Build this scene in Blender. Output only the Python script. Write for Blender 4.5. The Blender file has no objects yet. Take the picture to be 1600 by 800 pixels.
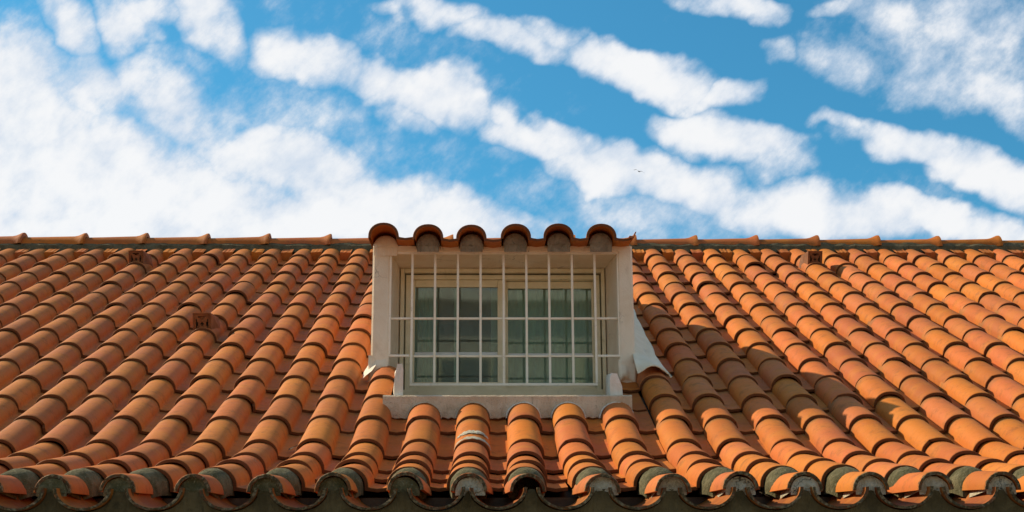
import bpy, math, random
from math import sin, cos, pi, radians
from mathutils import Vector, Matrix

scene = bpy.context.scene
R = random.Random(7)
H = 1.7                                    # eye height above the ground; the survey below is relative to the eye

# ------------------------------------------------------------------ camera
cam_d = bpy.data.cameras.new('camera')
cam = bpy.data.objects.new('camera', cam_d)
scene.collection.objects.link(cam)
yaw, pit, rol = 0.0191817, 0.2773633, -0.00471
fwd0 = Vector((sin(yaw), cos(yaw), 0)); right = Vector((cos(yaw), -sin(yaw), 0)); Z = Vector((0, 0, 1))
FW = fwd0 * cos(pit) + Z * sin(pit)
up = -fwd0 * sin(pit) + Z * cos(pit)
RT = right * cos(rol) + up * sin(rol)
UP = -right * sin(rol) + up * cos(rol)
m = Matrix((RT, UP, -FW)).transposed().to_4x4()
m.translation = Vector((0, 0, H))
cam.matrix_world = m
cam_d.sensor_width = 36.0
cam_d.lens = 2384.9 / 1600 * 36
cam_d.clip_start = 0.1
cam_d.clip_end = 5000
scene.camera = cam
scene.render.resolution_x = 1024
scene.render.resolution_y = 512

# ------------------------------------------------------------------ light
SUN_TRAVEL = Vector((0.700, -0.352, -0.622)).normalized()
SUN_EL = math.asin(-SUN_TRAVEL.z)
SUN_AZ = math.atan2(-SUN_TRAVEL.x, -SUN_TRAVEL.y)      # clockwise from +Y
sun_d = bpy.data.lights.new('sun', 'SUN')
sun_d.energy = 5.0
sun_d.angle = radians(0.53)
sun_d.color = (1.0, 0.84, 0.60)
sun = bpy.data.objects.new('sun', sun_d)
scene.collection.objects.link(sun)
sun.rotation_euler = SUN_TRAVEL.to_track_quat('-Z', 'Y').to_euler()
sun.location = (-8, 6, 12)
scene.view_settings.view_transform = 'Standard'
scene.view_settings.look = 'None'
scene.view_settings.exposure = 0.15
scene.view_settings.gamma = 1.0
SKY_STRENGTH = 0.10

# ------------------------------------------------------------------ sky with clouds
class NT:
    """tiny helper to write node trees"""
    def __init__(s, tree):
        s.t = tree; tree.nodes.clear()
    def n(s, kind, **kw):
        nd = s.t.nodes.new(kind)
        for k, v in kw.items():
            if k.startswith('i_'):
                key = k[2:]
                key = int(key) if key.isdigit() else key.replace('_', ' ')
                s.put(nd.inputs[key], v)
            else:
                setattr(nd, k, v)
        return nd
    def put(s, sock, v):
        if isinstance(v, bpy.types.NodeSocket): s.t.links.new(v, sock)
        elif isinstance(v, bpy.types.Node): s.t.links.new(v.outputs[0], sock)
        else: sock.default_value = v
    def math(s, op, a, b=0.0, c=0.0, clamp=False):
        nd = s.n('ShaderNodeMath', operation=op, use_clamp=clamp)
        s.put(nd.inputs[0], a); s.put(nd.inputs[1], b); s.put(nd.inputs[2], c)
        return nd.outputs[0]
    def vmath(s, op, a, b=(0, 0, 0), out=0):
        nd = s.n('ShaderNodeVectorMath', operation=op)
        s.put(nd.inputs[0], a); s.put(nd.inputs[1], b)
        return nd.outputs[out]
    def ss(s, x, a, b, lo=0.0, hi=1.0, mode='SMOOTHSTEP'):
        nd = s.n('ShaderNodeMapRange', interpolation_type=mode)
        for k, v in zip(('Value', 'From Min', 'From Max', 'To Min', 'To Max'), (x, a, b, lo, hi)): s.put(nd.inputs[k], v)
        return nd.outputs[0]
    def noise(s, vec, scale, detail=4, rough=0.5, dist=0.0, col=False):
        nd = s.n('ShaderNodeTexNoise')
        if vec is not None: s.put(nd.inputs['Vector'], vec)
        nd.inputs['Scale'].default_value = scale; nd.inputs['Detail'].default_value = detail
        nd.inputs['Roughness'].default_value = rough; nd.inputs['Distortion'].default_value = dist
        return nd.outputs['Color' if col else 'Fac']
    def mix(s, f, a, b, mode='MIX'):
        nd = s.n('ShaderNodeMix', data_type='RGBA', blend_type=mode)
        s.put(nd.inputs[0], f)
        for i, v in ((6, a), (7, b)):
            if isinstance(v, tuple) and len(v) == 3: v = v + (1,)
            s.put(nd.inputs[i], v)
        return nd.outputs[2]

world = bpy.data.worlds.new('World')
scene.world = world
world.use_nodes = True
T = NT(world.node_tree)
geo = T.n('ShaderNodeTexCoord').outputs['Generated']
d = T.vmath('NORMALIZE', geo)
# tangent-plane coordinates of the sky about one fixed compass bearing and height
df = T.vmath('DOT_PRODUCT', d, tuple(FW), out=1)
dfc = T.math('MAXIMUM', df, 0.05)
cu = T.math('DIVIDE', T.vmath('DOT_PRODUCT', d, tuple(RT), out=1), dfc)
cv = T.math('DIVIDE', T.vmath('DOT_PRODUCT', d, tuple(UP), out=1), dfc)
comb = T.n('ShaderNodeCombineXYZ', i_0=cu, i_1=cv, i_2=0.0).outputs[0]
# warp the outlines
w1 = T.vmath('SUBTRACT', T.noise(comb, 17, 3, 0.55, col=True), (0.5, 0.5, 0.5))
w2 = T.vmath('SUBTRACT', T.noise(comb, 55, 2, 0.6, col=True), (0.5, 0.5, 0.5))
wv = T.vmath('ADD', T.vmath('MULTIPLY', w1, (0.062, 0.048, 0)), T.vmath('MULTIPLY', w2, (0.006, 0.006, 0)))
pos = T.vmath('ADD', comb, wv)
# clouds: cx, cy, rx, ry, tilt (deg, downwards to the right), weight; angles as 1/2385 of a radian from the bearing
CL = [(20, 150, 75, 115, 10, 1.2), (60, 250, 240, 85, 8, 1.25), (150, 130, 90, 45, 30, .9), (250, 160, 90, 60, 30, .95), (320, 195, 60, 45, 35, .7),
      (200, 290, 300, 60, 6, 1.2), (450, 255, 140, 42, 10, 1.2), (330, 335, 420, 48, 2, 1.35), (620, 320, 230, 42, 12, 1.1), (760, 340, 120, 30, 15, .8),
      (105, 25, 55, 36, 60, .95), (190, 35, 55, 42, 50, 1.0), (310, 18, 50, 42, 30, 1.0), (350, 45, 50, 35, 45, .8), (235, 10, 60, 25, 0, .7),
      (445, 75, 55, 38, 15, 1.0), (510, 95, 75, 32, 25, .95), (590, 120, 60, 34, 15, 1.05), (670, 150, 95, 48, 12, 1.3), (630, 190, 50, 32, 20, .8),
      (400, 180, 80, 22, 10, .35), (280, 90, 60, 22, 10, .35),
      (695, 12, 65, 26, 15, .9), (640, 2, 50, 14, 0, .6), (800, 62, 85, 27, 12, 1.05), (760, 45, 40, 25, 10, .7), (840, 50, 60, 25, 5, .8),
      (930, 88, 55, 28, 12, 1.0), (1010, 108, 95, 40, 14, 1.3), (1060, 125, 70, 34, 20, 1.0), (1130, 155, 48, 22, -15, .85),
      (790, 180, 40, 25, 40, .8), (850, 222, 100, 34, 12, 1.15), (780, 200, 40, 20, 30, .6), (800, 250, 60, 18, -10, .4),
      (960, 270, 100, 36, 12, 1.2), (1060, 290, 110, 40, 10, 1.15), (1140, 220, 120, 34, 10, 1.15), (1220, 250, 60, 32, 0, .8), (1180, 320, 140, 34, 8, .9),
      (1300, 335, 170, 40, 8, 1.2), (1450, 345, 160, 32, 8, 1.2), (1570, 368, 100, 22, 8, 1.1), (1000, 335, 120, 30, 4, .6),
      (1140, 8, 75, 22, 8, .95), (1190, 22, 40, 22, 20, .8), (1220, 95, 30, 20, -20, .55), (1300, 12, 35, 14, -20, .5),
      (1390, 20, 90, 40, 10, .62), (1340, 100, 85, 36, 10, .62), (1430, 95, 130, 55, 15, .62), (1530, 50, 110, 70, 20, .62), (1560, 130, 90, 45, 25, .75), (1600, 180, 40, 30, 40, .6),
      (1310, 200, 40, 15, 10, .6), (1420, 232, 95, 32, 10, 1.15), (1520, 265, 95, 34, 14, 1.25), (1600, 290, 60, 36, 15, 1.2),
      (250, 260, 520, 190, 10, .42), (1150, 350, 560, 70, 4, .34), (560, 60, 240, 70, 15, .12),
      (90, 365, 330, 48, 0, 1.35), (130, 300, 330, 110, 8, 1.15), (40, 200, 120, 120, 10, 1.2), (480, 350, 330, 34, 3, 1.2)]
sp = T.n('ShaderNodeSeparateXYZ', i_0=pos)
def tri(x): return T.n('ShaderNodeCombineXYZ', i_0=x, i_1=x, i_2=x).outputs[0]
UU, VV = tri(sp.outputs[0]), tri(sp.outputs[1])
def madd(a_, b_, c_):
    nd = T.n('ShaderNodeVectorMath', operation='MULTIPLY_ADD')
    T.put(nd.inputs[0], a_); T.put(nd.inputs[1], b_); T.put(nd.inputs[2], c_)
    return nd.outputs[0]
acc3 = None
while len(CL) % 3: CL.append(CL[-1])
for i in range(0, len(CL), 3):                            # three ellipses per vector channel set
    A1, B1, C1_, A2, B2, C2_, W = [], [], [], [], [], [], []
    for (x, y, rx, ry, rt, wt) in CL[i:i + 3]:
        bx, by, th = (x - 800) / 2385, (400 - y) / 2385, -radians(rt)
        wt *= 1.15; k = math.sqrt(wt)
        sx, sy = rx * 1.32 / 2385 / k, ry * 1.32 / 2385 / k
        A1.append(cos(th) / sx); B1.append(sin(th) / sx); C1_.append(-(bx * cos(th) + by * sin(th)) / sx)
        A2.append(-sin(th) / sy); B2.append(cos(th) / sy); C2_.append((bx * sin(th) - by * cos(th)) / sy); W.append(wt)
    q1 = madd(UU, tuple(A1), madd(VV, tuple(B1), tuple(C1_)))
    q2 = madd(UU, tuple(A2), madd(VV, tuple(B2), tuple(C2_)))
    f = T.vmath('SUBTRACT', tuple(W), madd(q1, q1, T.vmath('MULTIPLY', q2, q2)))
    acc3 = f if acc3 is None else T.vmath('MAXIMUM', acc3, f)
s3 = T.n('ShaderNodeSeparateXYZ', i_0=acc3)
acc = T.math('MAXIMUM', T.math('MAXIMUM', s3.outputs[0], s3.outputs[1]), T.math('MAXIMUM', s3.outputs[2], -0.25))
# streaky detail: rolls leaning up to the right, torn by finer noise
mp = T.n('ShaderNodeMapping', vector_type='TEXTURE')
T.put(mp.inputs['Vector'], comb)
mp.inputs['Rotation'].default_value = (0, 0, radians(42)); mp.inputs['Scale'].default_value = (1.45, 1.0, 1)
n1 = T.noise(mp.outputs[0], 34, 7, 0.66)
n2 = T.noise(comb, 18, 3, 0.6)
den = T.math('ADD', acc, T.math('MULTIPLY', T.math('SUBTRACT', n1, 0.5), 1.7))
den = T.math('ADD', den, T.math('MULTIPLY', T.math('SUBTRACT', n2, 0.5), 1.25))
cl_in = T.ss(den, 0.02, 1.00)
# elsewhere: the same broken cloud, free running
dz = T.n('ShaderNodeSeparateXYZ', i_0=d)
zc = T.math('MAXIMUM', dz.outputs[2], 0.06)
cp = T.n('ShaderNodeCombineXYZ', i_0=T.math('DIVIDE', dz.outputs[0], zc), i_1=T.math('DIVIDE', dz.outputs[1], zc), i_2=0.0).outputs[0]
no = T.noise(cp, 1.3, 4, 0.6)
low = T.ss(dz.outputs[2], 0.02, 0.45, 0.16, 0.0)            # cover closes up towards the horizon, as it does in view
cl_out = T.ss(T.math('ADD', no, low), 0.45, 0.64)
inside = T.math('MULTIPLY', T.ss(T.math('ABSOLUTE', cu), 0.36, 0.46, 1, 0), T.ss(T.math('ABSOLUTE', T.math('SUBTRACT', cv, 0.03)), 0.15, 0.22, 1, 0))
inside = T.math('MULTIPLY', inside, T.ss(df, 0.1, 0.2))
cl = T.math('ADD', T.math('MULTIPLY', cl_in, inside), T.math('MULTIPLY', cl_out, T.math('SUBTRACT', 1.0, inside)))
sky = T.n('ShaderNodeTexSky', sky_type='NISHITA', sun_disc=False, sun_elevation=SUN_EL, sun_rotation=SUN_AZ % (2 * pi))
sky.air_density = 1.0; sky.dust_density = 0.6; sky.ozone_density = 2.0
skyc = T.mix(1.0, sky.outputs[0], (0.36, 1.08, 1.20), 'MULTIPLY')
hz = T.ss(dz.outputs[2], 0.0, 0.27, 0.75, 0.0)
skyc = T.mix(hz, skyc, (6.2, 6.8, 7.2))                          # pale haze low down
shade = T.math('ADD', T.math('MULTIPLY', n1, 0.35), T.math('MULTIPLY', n2, 0.65))
thick = T.ss(T.math('ADD', den, T.math('MULTIPLY', T.math('SUBTRACT', shade, 0.5), 3.2)), 0.25, 1.65)
cloudc = T.mix(thick, (5.7, 6.5, 7.6), (8.6, 8.6, 8.65))
final = T.mix(T.math('MULTIPLY', cl, 0.96), skyc, cloudc)
bg = T.n('ShaderNodeBackground', i_Color=final, i_Strength=SKY_STRENGTH)
out = T.n('ShaderNodeOutputWorld', i_Surface=bg)

# ------------------------------------------------------------------ materials
def new_mat(name):
    mt = bpy.data.materials.new(name); mt.use_nodes = True
    return mt, NT(mt.node_tree)
def finish(t, col, rough=0.7, bump=None, bstr=0.3, bdist=0.004, spec=0.4, metal=0.0):
    p = t.n('ShaderNodeBsdfPrincipled')
    if isinstance(col, tuple): col = col + (1,)
    t.put(p.inputs['Base Color'], col); t.put(p.inputs['Roughness'], rough)
    p.inputs['Specular IOR Level'].default_value = spec; p.inputs['Metallic'].default_value = metal
    if bump is not None:
        b = t.n('ShaderNodeBump'); b.inputs['Strength'].default_value = bstr; b.inputs['Distance'].default_value = bdist
        t.put(b.inputs['Height'], bump); t.t.links.new(b.outputs[0], p.inputs['Normal'])
    t.n('ShaderNodeOutputMaterial', i_Surface=p.outputs[0])
    return p

def tile_material(name, joined, moss=0.0):
    mt, t = new_mat(name)
    P = t.n('ShaderNodeNewGeometry').outputs['Position']
    tint = t.n('ShaderNodeAttribute', attribute_name='tint').outputs['Color'] if joined else t.n('ShaderNodeObjectInfo').outputs['Color']
    ly = t.n('ShaderNodeAttribute', attribute_name='ly').outputs['Fac']
    a = t.noise(P, 5.5, 4, 0.55)
    b = t.noise(P, 22, 5, 0.65, 0.6)
    c = t.noise(P, 150, 4, 0.7)
    w = t.noise(P, 13, 7, 0.78)
    col = t.mix(t.ss(a, 0.42, 0.68, 0, 0.42), tint, (0.58, 0.215, 0.032))           # ochre firing patches
    col = t.mix(t.ss(b, 0.50, 0.78, 0, 0.45), col, (0.42, 0.140, 0.065))             # redder, duller patches
    dirt = t.ss(w, 0.50, 0.70, 0, 0.60)
    col = t.mix(dirt, col, (0.22, 0.088, 0.026))                                     # grime
    col = t.mix(t.ss(c, 0.60, 0.72, 0, 0.60), col, (0.14, 0.07, 0.035))             # pin spots
    sc = t.noise(P, 30, 7, 0.8, 1.5)
    col = t.mix(t.ss(sc, 0.64, 0.74, 0, 0.55), col, (0.64, 0.50, 0.38))              # lime scuffs
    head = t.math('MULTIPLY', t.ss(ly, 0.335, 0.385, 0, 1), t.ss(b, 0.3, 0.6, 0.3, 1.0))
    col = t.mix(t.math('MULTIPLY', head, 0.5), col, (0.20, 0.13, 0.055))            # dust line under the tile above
    col = t.mix(t.ss(ly, 0.0018, 0.0002, 0, 0.86), col, (0.10, 0.042, 0.020))            # raw, dirty lip edge, with its shade painted in too
    if moss:
        mz = t.noise(P, 38, 6, 0.7)
        edge = t.ss(ly, 0.045 * moss, 0.0, 0, 1)
        mk = t.ss(t.math('ADD', mz, t.math('MULTIPLY', edge, 0.26)), 0.60, 0.80, 0, 0.85)
        mcol = t.mix(t.ss(t.noise(P, 90, 3, 0.6), 0.45, 0.65), (0.050, 0.046, 0.022), (0.22, 0.18, 0.10))
        col = t.mix(mk, col, mcol)
    h = t.math('ADD', t.math('MULTIPLY', c, 0.35), t.math('MULTIPLY', b, 0.8))
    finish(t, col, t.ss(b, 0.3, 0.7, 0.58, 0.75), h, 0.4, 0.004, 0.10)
    return mt
M = {}
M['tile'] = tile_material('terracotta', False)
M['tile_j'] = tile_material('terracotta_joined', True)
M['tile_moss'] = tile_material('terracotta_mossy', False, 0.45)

def rough_mat(name, c1, c2, scale=8, stain=None, sa=0.5, speck=None, rough=0.85, bstr=0.5, bdist=0.006, fine=90, cracks=0.0):
    mt, t = new_mat(name)
    P = t.n('ShaderNodeNewGeometry').outputs['Position']
    a = t.noise(P, scale, 6, 0.65, 0.4)
    f = t.noise(P, fine, 4, 0.65)
    col = t.mix(t.ss(a, 0.35, 0.68), c1, c2)
    if stain:
        s_ = t.n('ShaderNodeMapping', i_Vector=P); s_.inputs['Scale'].default_value = (1, 1, 0.35)
        st = t.noise(s_.outputs[0], scale * 1.7, 7, 0.75, 0.8)
        col = t.mix(t.ss(st, 0.52, 0.74, 0, sa), col, stain)
    if speck:
        col = t.mix(t.ss(f, 0.60, 0.70, 0, 0.6), col, speck)
    h = t.math('ADD', t.math('MULTIPLY', f, 0.5), t.math('MULTIPLY', a, 0.8))
    if cracks:
        wp = t.vmath('ADD', P, t.vmath('MULTIPLY', t.noise(P, 6, 5, 0.6, col=True), (0.25, 0.25, 0.25)))
        v = t.n('ShaderNodeTexVoronoi', feature='DISTANCE_TO_EDGE', i_Vector=wp, i_Scale=4.2).outputs[0]
        ck = t.math('MULTIPLY', t.ss(v, 0.0, 0.008, 1, 0), t.ss(t.noise(P, 3, 2), 0.5, 0.6))
        col = t.mix(t.math('MULTIPLY', ck, cracks), col, (0.12, 0.09, 0.06))
        h = t.math('SUBTRACT', h, ck)
    finish(t, col, rough, h, bstr, bdist, 0.3)
    return mt
M['mortar_warm'] = rough_mat('brown_mortar', (0.22, 0.17, 0.11), (0.34, 0.27, 0.18), 16, (0.10, 0.08, 0.05), 0.6, (0.1, 0.08, 0.05), 0.95, 0.8, 0.008, 100)
M['stucco'] = rough_mat('cream_stucco', (0.80, 0.63, 0.43), (0.86, 0.72, 0.53), 5, (0.50, 0.37, 0.22), 0.5, None, 0.9, 0.5, 0.006, 120, 0.8)
M['plaster'] = rough_mat('white_lime_plaster', (0.72, 0.62, 0.48), (0.84, 0.77, 0.65), 14, (0.5, 0.45, 0.36), 0.3, None, 0.9, 0.6, 0.008, 70)
M['sill'] = rough_mat('sill_mortar', (0.56, 0.42, 0.27), (0.70, 0.56, 0.39), 12, (0.22, 0.17, 0.10), 0.6, (0.16, 0.11, 0.07), 0.9, 0.9, 0.010, 130)
M['mortar'] = rough_mat('mossy_mortar', (0.085, 0.074, 0.028), (0.18, 0.150, 0.075), 22, (0.030, 0.036, 0.015), 0.85, (0.34, 0.31, 0.20), 0.95, 1.0, 0.016, 110)
M['mortar_pale'] = rough_mat('pale_lime_mortar', (0.44, 0.39, 0.27), (0.62, 0.55, 0.41), 26, (0.09, 0.09, 0.05), 0.8, (0.10, 0.09, 0.06), 0.95, 1.0, 0.020, 70, 1.0)
M['ridge_mortar'] = rough_mat('ridge_mortar', (0.085, 0.066, 0.030), (0.16, 0.125, 0.065), 14, (0.03, 0.035, 0.02), 0.7, (0.2, 0.18, 0.12), 0.95, 0.9, 0.010, 90)
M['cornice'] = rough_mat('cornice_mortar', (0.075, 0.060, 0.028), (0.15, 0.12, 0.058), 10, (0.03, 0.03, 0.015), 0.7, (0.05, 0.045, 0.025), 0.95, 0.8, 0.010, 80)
M['membrane'] = rough_mat('weathered_flashing_sheet', (0.80, 0.67, 0.46), (0.88, 0.76, 0.56), 7, (0.45, 0.42, 0.36), 0.4, None, 0.75, 0.4, 0.006, 60)
M['render'] = rough_mat('wall_render', (0.62, 0.55, 0.44), (0.70, 0.63, 0.52), 3, (0.4, 0.34, 0.25), 0.4, None, 0.9, 0.4, 0.004, 80)
M['ground'] = rough_mat('pavement', (0.16, 0.14, 0.11), (0.22, 0.19, 0.15), 1.2, (0.15, 0.14, 0.12), 0.5, (0.12, 0.11, 0.1), 0.9, 0.5, 0.01, 40)
M['deck'] = rough_mat('old_boarding', (0.10, 0.07, 0.045), (0.16, 0.11, 0.07), 9)
M['dark'] = rough_mat('attic_paint', (0.16, 0.19, 0.17), (0.20, 0.24, 0.21), 3, rough=0.9)
M['bird'] = rough_mat('gull_feathers', (0.10, 0.10, 0.11), (0.26, 0.26, 0.27), 6)
M['leaf'] = rough_mat('dead_leaf', (0.045, 0.035, 0.02), (0.08, 0.06, 0.03), 30)

def paint(name, c1, c2, grime, ga=0.5, rough=0.45):
    mt, t = new_mat(name)
    P = t.n('ShaderNodeNewGeometry').outputs['Position']
    a = t.noise(P, 9, 4, 0.6); g = t.noise(P, 26, 7, 0.78, 0.5)
    col = t.mix(t.ss(a, 0.35, 0.65), c1, c2)
    col = t.mix(t.ss(g, 0.55, 0.74, 0, ga), col, grime)
    finish(t, col, rough, g, 0.2, 0.002, 0.4)
    return mt
M['paint'] = paint('cream_window_paint', (0.74, 0.62, 0.38), (0.82, 0.70, 0.46), (0.30, 0.24, 0.12), 0.45)
M['bar'] = paint('cream_grille_paint', (0.88, 0.74, 0.54), (0.92, 0.80, 0.62), (0.36, 0.22, 0.11), 0.5)
M['alu'] = paint('pale_sash_paint', (0.62, 0.64, 0.60), (0.70, 0.71, 0.66), (0.35, 0.36, 0.30), 0.35)
M['seal'] = paint('grimy_joint', (0.14, 0.12, 0.07), (0.22, 0.18, 0.10), (0.05, 0.06, 0.03), 0.6, 0.8)

mt, t = new_mat('window_glass')
fr = t.n('ShaderNodeFresnel', i_IOR=1.5).outputs[0]
fr = t.math('MULTIPLY', fr, 1.9)
Pw = t.n('ShaderNodeNewGeometry').outputs['Position']
tr = t.n('ShaderNodeBsdfTransparent', i_Color=(0.80, 0.92, 0.85, 1))
gl = t.n('ShaderNodeBsdfGlossy', i_Color=(0.9, 1.0, 0.97, 1), i_Roughness=0.03)
bm_ = t.n('ShaderNodeBump'); bm_.inputs['Strength'].default_value = 0.012; bm_.inputs['Distance'].default_value = 0.02
t.put(bm_.inputs['Height'], t.noise(Pw, 5, 1, 0.5)); t.t.links.new(bm_.outputs[0], gl.inputs['Normal'])
ms = t.n('ShaderNodeMixShader', i_0=fr, i_1=tr.outputs[0], i_2=gl.outputs[0])
# thin film of dust on the panes
du = t.n('ShaderNodeBsdfDiffuse', i_Color=(0.33, 0.36, 0.30, 1))
mp = t.n('ShaderNodeMapping', i_Vector=Pw); mp.inputs['Scale'].default_value = (1, 1, 0.12)
ms2 = t.n('ShaderNodeMixShader', i_0=t.ss(t.noise(mp.outputs[0], 24, 5, 0.65), 0.3, 0.8, 0.12, 0.30), i_1=ms.outputs[0], i_2=du.outputs[0])
t.n('ShaderNodeOutputMaterial', i_Surface=ms2.outputs[0])
M['glass'] = mt

mt, t = new_mat('curtain_cloth')
Pw = t.n('ShaderNodeNewGeometry').outputs['Position']
mp = t.n('ShaderNodeMapping', i_Vector=Pw); mp.inputs['Scale'].default_value = (1, 1, 0.08)
cc = t.mix(t.noise(mp.outputs[0], 20, 4, 0.6), (0.56, 0.74, 0.62), (0.82, 0.92, 0.84))
dd = t.n('ShaderNodeBsdfDiffuse', i_Color=cc); tl = t.n('ShaderNodeBsdfTranslucent', i_Color=cc)
mx = t.n('ShaderNodeMixShader', i_0=0.3, i_1=dd.outputs[0], i_2=tl.outputs[0])
t.n('ShaderNodeOutputMaterial', i_Surface=mx.outputs[0])
M['curtain'] = mt

# ------------------------------------------------------------------ mesh helpers
class MB:
    def __init__(s): s.v = []; s.f = []; s.sm = []; s.at = {}
    def add(s, vs, fs, smooth=False, **attrs):
        o = len(s.v); s.v += [tuple(x) for x in vs]
        s.f += [tuple(o + i for i in f) for f in fs]; s.sm += [smooth] * len(fs)
        for k, v in attrs.items(): s.at.setdefault(k, {}).update({o + i: (v[i] if isinstance(v, list) else v) for i in range(len(vs))})
        return o
    def box(s, x0, x1, y0, y1, z0, z1, bev=0.0):
        if bev <= 0:
            v = [(x, y, z) for z in (z0, z1) for y in (y0, y1) for x in (x0, x1)]
            s.add(v, [(0, 2, 3, 1), (4, 5, 7, 6), (0, 1, 5, 4), (2, 6, 7, 3), (0, 4, 6, 2), (1, 3, 7, 5)])
        else:
            b = bev; v = []; idx = {}
            for ix, X in enumerate((x0, x1)):
                for iy, Y in enumerate((y0, y1)):
                    for iz, Zz in enumerate((z0, z1)):
                        sx, sy, sz = (1, -1)[ix], (1, -1)[iy], (1, -1)[iz]
                        for ax in range(3):
                            p = [X + sx * b, Y + sy * b, Zz + sz * b]; p[ax] = (X, Y, Zz)[ax]
                            idx[ix, iy, iz, ax] = len(v); v.append(p)
            g = lambda a, b_, c, ax: idx[a, b_, c, ax]
            f = []
            for a in (0, 1):
                f.append([g(a, 0, 0, 0), g(a, 1, 0, 0), g(a, 1, 1, 0), g(a, 0, 1, 0)])
                f.append([g(0, a, 0, 1), g(1, a, 0, 1), g(1, a, 1, 1), g(0, a, 1, 1)])
                f.append([g(0, 0, a, 2), g(1, 0, a, 2), g(1, 1, a, 2), g(0, 1, a, 2)])
                for c in (0, 1):
                    f.append([g(a, c, 0, 0), g(a, c, 1, 0), g(a, c, 1, 1), g(a, c, 0, 1)])
                    f.append([g(a, 0, c, 0), g(a, 1, c, 0), g(a, 1, c, 2), g(a, 0, c, 2)])
                    f.append([g(0, a, c, 1), g(1, a, c, 1), g(1, a, c, 2), g(0, a, c, 2)])
                    for e in (0, 1): f.append([g(a, c, e, 0), g(a, c, e, 1), g(a, c, e, 2)])
            cen = Vector(((x0 + x1) / 2, (y0 + y1) / 2, (z0 + z1) / 2))
            for q in f:
                P = [Vector(v[i]) for i in q]; n = (P[1] - P[0]).cross(P[2] - P[0])
                if n.dot(sum(P, Vector()) / len(P) - cen) < 0: q.reverse()
            s.add(v, f)
    def grid(s, rows, smooth=True, flip=False, closed=False, **attrs):
        """rows: list of equal-length point lists"""
        n = len(rows[0]); v = [p for r in rows for p in r]; f = []
        for i in range(len(rows) - 1):
            for j in range(n if closed else n - 1):
                k = (j + 1) % n
                q = (i * n + j, i * n + k, (i + 1) * n + k, (i + 1) * n + j)
                f.append(q[::-1] if flip else q)
        return s.add(v, f, smooth, **attrs)
    def mesh(s, name, mat):
        me = bpy.data.meshes.new(name); me.from_pydata(s.v, [], s.f)
        me.polygons.foreach_set('use_smooth', s.sm)
        mats = mat if isinstance(mat, list) else [mat]
        for q in mats: me.materials.append(q)
        if 'ly' in s.at:
            a = me.attributes.new('ly', 'FLOAT', 'POINT'); dct = s.at['ly']
            a.data.foreach_set('value', [dct.get(i, 0.2) for i in range(len(s.v))])
        if 'tint' in s.at:
            a = me.attributes.new('tint', 'FLOAT_COLOR', 'POINT'); dct = s.at['tint']; buf = []
            for i in range(len(s.v)): buf += list(dct.get(i, (0.5, 0.2, 0.1))) + [1.0]
            a.data.foreach_set('color', buf)
        me.update()
        return me
    def build(s, name, mat, parent=None, loc=None, kind=None):
        return link(name, s.mesh(name, mat), parent, loc, kind)
COL = scene.collection
def link(name, me, parent=None, loc=None, kind=None):
    o = bpy.data.objects.new(name, me); COL.objects.link(o)
    if loc is not None: o.location = loc
    if parent is not None: o.parent = parent
    if kind: o['kind'] = kind
    return o
def thing(o, label, cat, group=None):
    o['label'] = label; o['category'] = cat
    if group: o['group'] = group
    return o

# ------------------------------------------------------------------ setting: ground
g = MB(); g.add([(-2500, -2500, 0), (2500, -2500, 0), (2500, 2500, 0), (-2500, 2500, 0)], [(0, 1, 2, 3)])
g.build('ground', M['ground'], kind='structure')

# ------------------------------------------------------------------ house
house = link('house', None)
house.location = (0, 0, 0)
thing(house, 'house with orange clay tile roof, barred dormer window and scalloped tile eave', 'house')

# survey of the front slope: row 0 under the ridge, row 17 at the eave (crest of each tile lip)
S = 0.23; A = 0.4377346; E0 = 0.3932904
X0, Y0, Z0 = -0.96704, 11.64824, 3.39774 + H
LIP = [(Y0 - r * E0 * cos(A), Z0 - r * E0 * sin(A)) for r in range(15)]
LIP += [(6.325, 0.957 + H), (6.016, 0.880 + H), (5.700, 0.806 + H)]
C0, C1 = -19, 29
DX13 = {-5: .010, -4: 0, -3: -.010, -2: -.008, -1: -.005, 0: -.006, 1: -.007, 2: -.012, 3: -.008, 4: -.003, 5: .008, 6: -.007, 7: -.003, 8: .021, 9: .004, 10: .013, 11: .008, 12: -.005, 13: -.018, 14: -.024, 15: -.035}
DX17 = {-3: -.046, -2: -.045, -1: -.034, 0: -.032, 1: -.009, 2: -.006, 3: -.006, 4: -.010, 5: -.025, 6: -.005, 7: -.001, 8: .001, 9: .011, 10: .009, 11: .015, 12: .013}
def colx(c, r):
    a = DX13.get(c, -.03 if c > 15 else 0); b = DX17.get(c, .013 if c > 12 else -.046)
    if r <= 13: w = min(1, max(0, (r - 5) / 8)); return X0 + S * c + a * w
    w = (r - 13) / 4; return X0 + S * c + a * (1 - w) + b * w
def slope(r):
    (ya, za), (yb, zb) = LIP[r], LIP[r - 1]
    return math.atan2(zb - za, yb - ya), math.hypot(yb - ya, zb - za)
def roof_z(y): return Z0 - (Y0 - y) * math.tan(A)       # crest plane of the front slope

HC, TT, RR = 0.076, 0.0135, 0.0815                       # roll height, tile thickness, roll half width
PAL = [(0.57, 0.162, 0.030), (0.60, 0.174, 0.025), (0.57, 0.152, 0.036), (0.60, 0.190, 0.028), (0.53, 0.142, 0.042), (0.57, 0.166, 0.030), (0.48, 0.138, 0.030), (0.55, 0.160, 0.046)]
def tint(q=None):
    c = (q or R).choice(PAL); k = (q or R).uniform(0.80, 1.06)
    return tuple(min(1, x * k) for x in c)

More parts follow.
